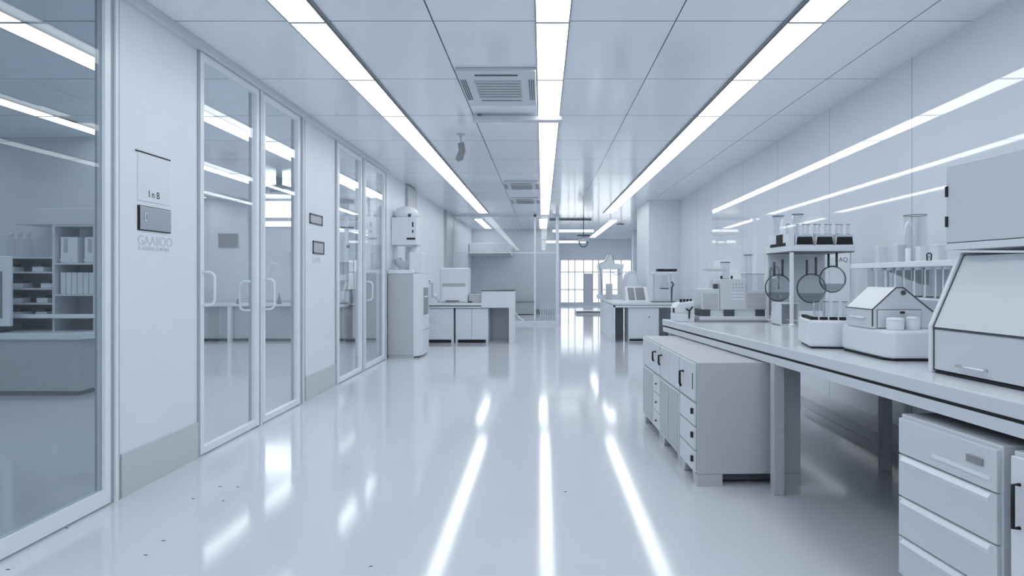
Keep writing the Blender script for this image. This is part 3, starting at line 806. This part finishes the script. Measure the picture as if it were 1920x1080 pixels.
MB().box(0, .56, 0, .5, 0, .70).build('housing', 'white', t, .03, 3)
MB().box(.055, .51, -.006, .005, .33, .39).build('display_slot', 'inset', t)
MB().box(.055, .51, -.012, .005, .03, .31).build('door', 'white_frame', t, .008)
MB().box(.12, .39, -.03, -.012, .03, .045).build('handle', 'black', t)
t = thing('balance', 'small glass-sided balance beside the tall grey cupboard', 'balance', (-2.40, 12.2, .79))
MB().prism([(0, 0), (.31, 0), (.31, .03), (.24, .11), (0, .11)], -.05, .25, 'y').build('base', 'white', t, .006)
MB().box(0, .20, .0, .2, .11, .39).build('glass_case', 'ware', t)
fr = MB()
for x in (0, .13, .20):
    fr.box(x - .004, x + .004, -.006, .002, .11, .39)
fr.box(0, .2, -.006, .002, .385, .395).build('case_frame', 'mid', t)
MB().box(.02, .035, .02, .04, .11, .18).box(.05, .06, .02, .04, .15, .19).build('pan', 'dark', t)
MB().lathe([(.0, .19), (.05, .17), (.06, .11)], (.26, .05, 0), 14).build('dome', 'white_frame', t)
MB().box(.12, .16, .0, .03, .42, .44).box(.13, .14, .005, .02, .39, .42).build('knob', 'black', t)
t = thing('control_box', 'low grey box with black switches between the autoclave and raised end', 'box', (-1.47, 12.25, .79))
MB().box(0, .26, 0, .3, .0, .17).build('body', 'grey', t, .006)
MB().box(.0, .07, -.012, 0, .01, .03).build('switch', 'black', t)
MB().tube([(.02, .02, .17), (.02, .02, .19), (.14, -.02, .19), (.15, -.03, .17)], .006, 6).build('pipe', 'mid', t)
tag(MB().tube([(0, 0, .0), (.08, 0, -.1), (.16, -.02, -.16), (.19, -.02, -.14)], .012, 8).build('coat_hook', 'white_frame', None, loc=(-.552, 12.3, .60)), 'white curved hook on the far left bench end', 'hook')

# tall cupboard + wall equipment left
t = thing('tall_cupboard', 'tall grey cupboard with white windowed front column after the last door', 'cupboard', (-2.49, 9.86, 0))
MB().box(0, .415, 0, .72, .05, 1.36).build('body', 'grey', t, .006)
MB().box(.01, .415, .01, .72, 0, .05).build('plinth', 'grey', t)
MB().box(-.0, .40, -.012, .70, 1.36, 1.42).build('top', 'white_frame', t, .008)
c = MB().prism([(.415, .0), (.50, .05), (.535, .18), (.535, .70), (.415, .70)], 0.03, 1.36, 'z').build('front_column', 'white', t, .006)
MB().prism([(.30, 1.42), (.30, 1.71), (.52, 1.71), (.535, 1.36), (.415, 1.36)], .2, .70, 'y').build('upper_column', 'white', t, .02, 3)
MB().box(.530, .542, .24, .62, .68, 1.13).build('window', 'mid', c, .003)
MB().box(.540, .546, .24, .62, .97, .99).build('shelf_edge', 'white_frame', c)
MB().box(.534, .540, .18, .70, .43, .436).build('seam', 'dark', c)
t = thing('wall_dispenser', 'white wall-mounted unit with black slots above the tall cupboard', 'dispenser', (-2.515, 10.2, 1.84))
MB().box(0, .42, 0, .45, 0, .46).build('body', 'white', t, .01)
MB().lathe([(.20, 0), (.20, .08), (.16, .17), (.08, .20), (0, .205)], (.21, .22, .46), 24).build('dome', 'white', t)
MB().box(.26, .40, -.008, 0, .09, .12).box(.35, .37, -.008, 0, .30, .38).box(.35, .37, -.008, 0, .20, .25).build('slot', 'black', t)
MB().box(.27, .32, .03, .06, .47, .52).build('knob', 'dark', t)
t = thing('extract_duct', 'pale curved duct from the wall unit down to the tall cupboard', 'duct', (-2.3, 10.2, 1.42))
MB().tube([(.10, .2, .40), (.12, .2, .28), (.10, .2, .16), (.02, .2, .08), (-.06, .2, .07), (-.13, .2, .12), (-.15, .2, .2)], [.09, .10, .10, .09, .08, .07, .07], 16).build('hose', 'pale', t)
MB().cyl((-.02, .2, 0), .12, .03, 20).build('flange', 'white', t)

# ------------------------------------------------------------------ switch plates and signs on the left wall
t = thing('switch_plate', 'brushed steel switch plate with black edge on the near white wall panel', 'switch plate', (-2.5, 3.785, 1.60))
MB().box(.0, .006, 0, .33, 0, .155).build('frame', 'black', t)
MB().box(.003, .011, .014, .328, .006, .150).build('plate', 'steel', t, .002)
k = MB().box(.011, .016, .055, .075, .06, .11).build('switch', 'white_frame', t, .002)
MB().box(.016, .018, .062, .067, .067, .103).build('slot', 'black', k)
q = thing('wall_lettering', 'faint grey raised lettering below the steel switch plate', 'sign', (-2.499, 3.785, 1.50))
text_mesh('upper_line', 'GAAIIOO', .085, 'kick', q, (0, 0, .01), (PI / 2, 0, PI / 2), .001)
text_mesh('lower_line', 'TL GELITEL ES IN NO', .034, 'kick', q, (0, 0, -.022), (PI / 2, 0, PI / 2), .001)
t = thing('wall_sign', 'pale wall sign with black letters above the steel switch plate', 'sign', (-2.5, 3.785, 1.785))
MB().box(0, .004, 0, .33, 0, .30).build('plate', 'white', t, .001)
text_mesh('lettering', 'I n B', .062, 'black', t, (.0045, .10, .03), (PI / 2, 0, PI / 2), .0005)
MB().box(0, .006, -.02, .33, .30, .308).build('edge', 'black', t)
G = 'small recessed panels on the far white wall panel'
def recess(label, px0, px1, py0, py1, dark):
    Y0 = 2875 / (CX - px0); Y1 = 2875 / (CX - px1)
    z1 = HC - (py0 - CY) / F * Y0; z0 = z1 - (py1 - py0) / F * (Y0 + Y1) / 2
    t = thing('wall_panel', label, 'panel', (-2.5, Y0, z0), 0, G)
    L = Y1 - Y0; H = z1 - z0
    MB().box(0, .008, 0, .02, 0, H).box(0, .008, L - .02, L, 0, H).box(0, .008, 0, L, 0, .015).box(0, .008, 0, L, H - .015, H).build('frame', 'dark', t)  # dark strips paint in the shade along the recess edges
    MB().box(0, .004, .02, L - .02, .015, H - .015).build('plate', 'inset', t)
recess('upper small panel edged in painted shade on the white wall between the doors', 580, 604, 399, 418, 1)
recess('lower small panel edged in painted shade on the white wall between the doors', 586, 607, 451, 475, 1)
q = thing('wall_lettering', 'very faint grey lettering below the lower small wall panel', 'sign', (-2.499, 6.66, 1.465))
text_mesh('line', 'GAIIN', .09, 'pale', q, (0, 0, 0), (PI / 2, 0, PI / 2), .001)

# ------------------------------------------------------------------ dark side room behind the near glass
t = thing('counter', 'grey counter with a rounded front behind the near dark glass', 'counter', (-6.9, 6.72, 0))
MB().box(0, 1.82, .02, .76, .05, .62).build('cabinet', 'grey', t, .01)
MB().box(.02, 1.78, .05, .74, 0, .05).build('plinth', 'mid', t)
MB().prism([(0, -.02), (1.80, -.02), (1.9, .12), (1.9, .77), (0, .77)], .62, .69, 'z').build('worktop', 'white', t, .01)
t = thing('shelving_unit', 'grey open shelving on the counter behind the near dark glass', 'shelf', (-6.3, 7.05, .69))
fr = MB()
for x in (0, .68, 1.15): fr.box(x - .015, x + .015, 0, .38, 0, .83 if x == 0 else 1.22)
fr.build('upright', 'pale', t)
for z in (.14, .30, .47, .66, .83): MB().box(.015, .665, 0, .38, z, z + .02).build('shelf', 'pale', t)
for z in (.14, .40, .76, 1.20): MB().box(.695, 1.135, 0, .38, z, z + .02).build('shelf', 'pale', t)
MB().box(-.02, 1.17, .37, .385, 0, .85).build('back_panel', 'grey', t)
MB().prism([(-.25, -.10), (1.12, -.10), (1.19, -.02), (1.19, -.003), (-.25, -.003)], .15, .195, 'z').build('ledge', 'white_frame', t, .004)
SB = Vector((-6.3, 7.05, .69))
tag(MB().box(0, .80, 0, .36, 0, .17).box(-.12, .80, -.02, .38, -.02, 0).build('storage_box', 'pale', None, .006, 2, (SB.x + .36, SB.y + .01, SB.z + 1.241)), 'wide pale box on top of the shelving behind the dark glass', 'box')
G = 'clear bottles on the dark-room shelving'
bo = None
for k in range(3):
    loc = (SB.x + .09 + k * .10, SB.y + .12, SB.z + .85)
    if bo is None:
        bo = thing('bottle', 'tall clear capped bottle on the shelving top behind the dark glass', 'bottle', loc, 0, G)
        MB().lathe([(.042, 0), (.045, .01), (.045, .19), (.03, .22), (.018, .235), (.018, .26)], n=18).build('body', 'ware', bo)
        MB().cyl((0, 0, .255), .022, .035, 14).build('cap', 'white_frame', bo)
    else: copy_thing(bo, loc)
G = 'small dark-topped boxes on the dark-room shelves'
bx = None
for x, z in ((.06, .68), (.16, .49), (.40, .68), (.14, .32), (.45, .32), (.16, .16), (.44, .16), (.50, .49)):
    loc = (SB.x + x, SB.y + .04, SB.z + z + .001)
    if bx is None:
        bx = thing('small_box', 'small white box with dark top on the shelves behind dark glass', 'box', loc, 0, G)
        MB().box(0, .13, 0, .14, 0, .055).build('body', 'white_frame', bx, .003)
        MB().box(.02, .11, -.004, .12, .055, .085).build('lid', 'dark', bx, .003)
    else: copy_thing(bx, loc)
G = 'pale binders on the dark-room shelves'
bi = None
for k in range(6):
    loc = (SB.x + .72 + k * .066, SB.y + .05, SB.z + .421)
    if bi is None:
        bi = tag(MB().box(0, .058, 0, .25, 0, .25).build('binder', 'white', None, .004, 2, loc), 'pale binder standing upright in the row on the shelves', 'binder', G)
    else:
        c = bi.copy(); COL.objects.link(c); c.location = loc
G = 'white dispenser boxes on the upper dark-room shelf'
for k, (x, lab) in enumerate(((.72, 'white dispenser box on the upper shelf next to the shelf upright'), (1.0, 'white dispenser box on the upper shelf next to the door post'))):
    o = thing('dispenser_box', lab, 'dispenser', (SB.x + x, SB.y + .05, SB.z + .781), 0, G)
    MB().box(0, .13 if k else .2, 0, .2, 0, .30).build('body', 'white_frame', o, .006)
    MB().box(.04, .085, -.004, 0, .12, .28).build('window', 'grey', o)
    MB().box(.0, .12, -.01, 0, .02, .05).build('tray', 'white_frame', o)
t = thing('monitor', 'white framed screen on the counter at the left frame edge', 'monitor', (-6.21, 6.78, .69))
MB().box(-.2, .32, 0, .05, .07, .85).build('housing', 'white_frame', t, .01)
MB().box(-.16, .24, -.004, .0, .16, .68).build('screen', 'mid', t)
MB().box(-.1, .2, -.03, .16, 0, .02).box(0, .1, .04, .08, .02, .1).build('base', 'dark', t)

# ------------------------------------------------------------------ lighter side room behind the doors
t = thing('counter', 'long pale counter along the back of the side room behind the doors', 'counter', (-7.3, 12.4, 0))
MB().box(0, 3.3, .0, 1.05, .71, .75).build('worktop', 'white', t, .006)
MB().box(.05, 3.25, .10, 1.0, .05, .71).build('cabinet', 'grey', t, .004)
MB().box(.05, 3.25, .08, 1.0, 0, .05).build('plinth', 'dark', t)
MB().box(.93, 1.0, .0, .08, 0, .71).build('leg', 'white_frame', t)
tag(MB().box(0, .42, 0, .03, 0, .30).build('wall_board', 'mid', None, .003, 2, (-7.12, 13.465, 1.96)), 'grey rectangular board on the back wall behind the first door', 'board')
lt = thing('wall_light', 'broad bright light panel high on the side-room back wall', 'light', (-6.1, 13.47, 2.62))
MB().box(-.02, .95, -.0, .03, -.02, .36).build('frame', 'white_frame', lt)
MB().box(0, .93, -.008, -.001, 0, .34).build('panel', 'lamp_room', lt)
lt = thing('wall_light', 'narrow bright tube light below the broad light panel', 'light', (-6.1, 13.47, 2.42))
MB().box(-.02, .95, 0, .03, -.01, .11).build('frame', 'white_frame', lt)
MB().box(0, .93, -.008, -.001, 0, .10).build('tube', 'lamp_room', lt)
t = thing('dome_lamp', 'flat grey dome fixture on the side-room ceiling behind the second door', 'lamp', (-4.55, 10.6, ZC))
MB().lathe([(.05, 0), (.05, -.12), (.35, -.20), (.42, -.24), (.40, -.25), (.0, -.23)]).build('lamp_shade', 'grey', t)
MB().lathe([(.15, -.245), (.14, -.28), (.0, -.29)]).build('bowl', 'white_frame', t)
t = thing('wall_ledge', 'thin pale ledge on the side-room back wall above the counter', 'shelf', (-5.55, 13.3, 1.86))
MB().box(0, 1.2, 0, .19, 0, .03).build('board', 'white_frame', t)
MB().box(.1, .13, .02, .19, -.1, 0).box(1.05, 1.08, .02, .19, -.1, 0).build('bracket', 'grey', t)
tag(MB().lathe([(.045, 0), (.05, .02), (.03, .10), (.012, .16), (.012, .22), (0, .22)], n=14).build('wash_bottle', 'mid', None, loc=(-5.45, 12.7, .75)), 'dark slim bottle on the side-room counter behind the second door', 'bottle')
tag(MB().lathe([(.03, 0), (.03, .08), (.015, .11), (0, .11)], n=14).build('wash_bottle', 'mid', None, loc=(-6.25, 12.6, .75)), 'small dark bottle on the side-room counter behind the first door', 'bottle')
t = thing('sample_analyser', 'white instrument with dark tray on the counter behind the third door', 'instrument', (-4.32, 12.45, .75))
MB().box(0, .34, .2, .5, 0, .60).box(0, .34, 0, .2, .48, .60).build('housing', 'white', t, .012)
MB().box(0.02, .32, 0, .2, .0, .03).build('tray', 'dark', t, .003)
MB().tube([(.26, .1, .03), (.24, .1, .2), (.28, .1, .36), (.32, .1, .47)], .03, 10).build('arm', 'white_frame', t)
t = thing('overhead_cabinet', 'white overhead cabinet on the side-room back wall behind the third door', 'cabinet', (-4.45, 13.0, 1.62))
MB().box(0, .53, 0, .499, 0, .95).build('body', 'white', t, .006)
MB().box(.0, .53, -.012, 0, .72, .75).build('edge', 'dark', t)
MB().box(.3, .36, -.014, 0, .3, .36).build('lock', 'dark', t)
t = thing('tall_cabinet', 'tall two-tone cabinet in the side room behind the fourth door', 'cabinet', (-3.9, 12.6, 0))
MB().box(0, .6, 0, .8, .05, 1.40).build('lower_body', 'inset', t, .006)
MB().box(.02, .58, .02, .8, 0, .05).build('plinth', 'dark', t)
MB().box(0.02, .56, .02, .8, 1.40, 2.62).build('upper_body', 'white_frame', t, .006)
MB().box(.40, .404, .014, .02, 1.42, 2.3).build('seam', 'mid', t)

# ------------------------------------------------------------------ room behind the glazed partition
t = thing('wall_air_unit', 'long white box unit high on the wall behind the glazed partition', 'air conditioner', (-2.2, 20.9, 2.05))
MB().box(-.3, 1.15, 0, 1.05, 0, .42).build('housing', 'white', t, .02)
MB().box(-.3, 1.12, -.01, 0, .0, .06).build('vent', 'mid', t)
t = thing('storage_chest', 'low grey chest against the wall behind the glazed partition', 'chest', (-1.9, 21.2, 0))
MB().box(0, 1.6, 0, .7, 0.02, .42).build('body', 'grey', t, .006)
MB().box(-.01, 1.61, -.01, .7, .42, .45).build('lid', 'mid', t)
t = thing('radiator', 'low pale slatted radiator inside the partition corner', 'radiator', (-.08, 17.3, 0))
s = MB()
for k in range(7): s.box(.01 + k * .065, .055 + k * .065, 0, .05, .08, .58)
s.build('fins', 'white', t)
MB().box(0, .46, .01, .04, .04, .08).box(0.02, .05, .0, .05, 0, .04).box(.41, .44, 0, .05, 0, .04).build('rail', 'white', t)

# tiny dark scraps on the glossy floor
G = 'tiny dark scraps on the glossy floor'
base = None
for px, py in ((15, 1068), (125, 990), (362, 935), (413, 912), (418, 939), (446, 913), (273, 1041), (306, 1014), (695, 1062), (1060, 922)):
    Y = F * HC / (py - CY); loc = ((px - CX) / F * Y, Y, 0)
    if base is None:
        base = tag(MB().prism([(-.009, -.002), (.006, -.004), (.010, .001), (-.003, .003)], 0, .002).build('paper_scrap', 'dark', None, loc=loc), 'tiny dark scrap lying on the glossy white floor', 'scrap', G)
    else:
        c = base.copy(); COL.objects.link(c); c.location = loc; c.rotation_euler.z = random.uniform(-.5, .5)

# ------------------------------------------------------------------ world, camera, view
w = bpy.data.worlds.new('World'); SC.world = w
nt = w.node_tree if w.node_tree else None
w.use_nodes = True
nt = w.node_tree; nt.nodes.clear()
o = nt.nodes.new('ShaderNodeOutputWorld'); bg = nt.nodes.new('ShaderNodeBackground')
bg.inputs['Color'].default_value = (0.90, 0.95, 1.0, 1); bg.inputs['Strength'].default_value = 1.25
nt.links.new(bg.outputs[0], o.inputs['Surface'])

cam = bpy.data.cameras.new('Camera'); co = bpy.data.objects.new('Camera', cam); COL.objects.link(co)
cam.sensor_width = 36.0; cam.lens = F / 1920 * 36.0
cam.shift_x = -(CX - 960) / 1920; cam.shift_y = (CY - 540) / 1920
cam.clip_start = 0.05
co.location = (0, 0, HC); co.rotation_euler = (PI / 2, 0, 0)
SC.camera = co
SC.view_settings.view_transform = 'Standard'; SC.view_settings.look = 'None'
SC.view_settings.gamma = 1; SC.view_settings.use_curve_mapping = False
SC.view_settings.exposure = 0.58
SC.cycles.max_bounces = 14; SC.cycles.diffuse_bounces = 6; SC.cycles.glossy_bounces = 6
SC.cycles.transparent_max_bounces = 32
SC.cycles.use_denoising = True
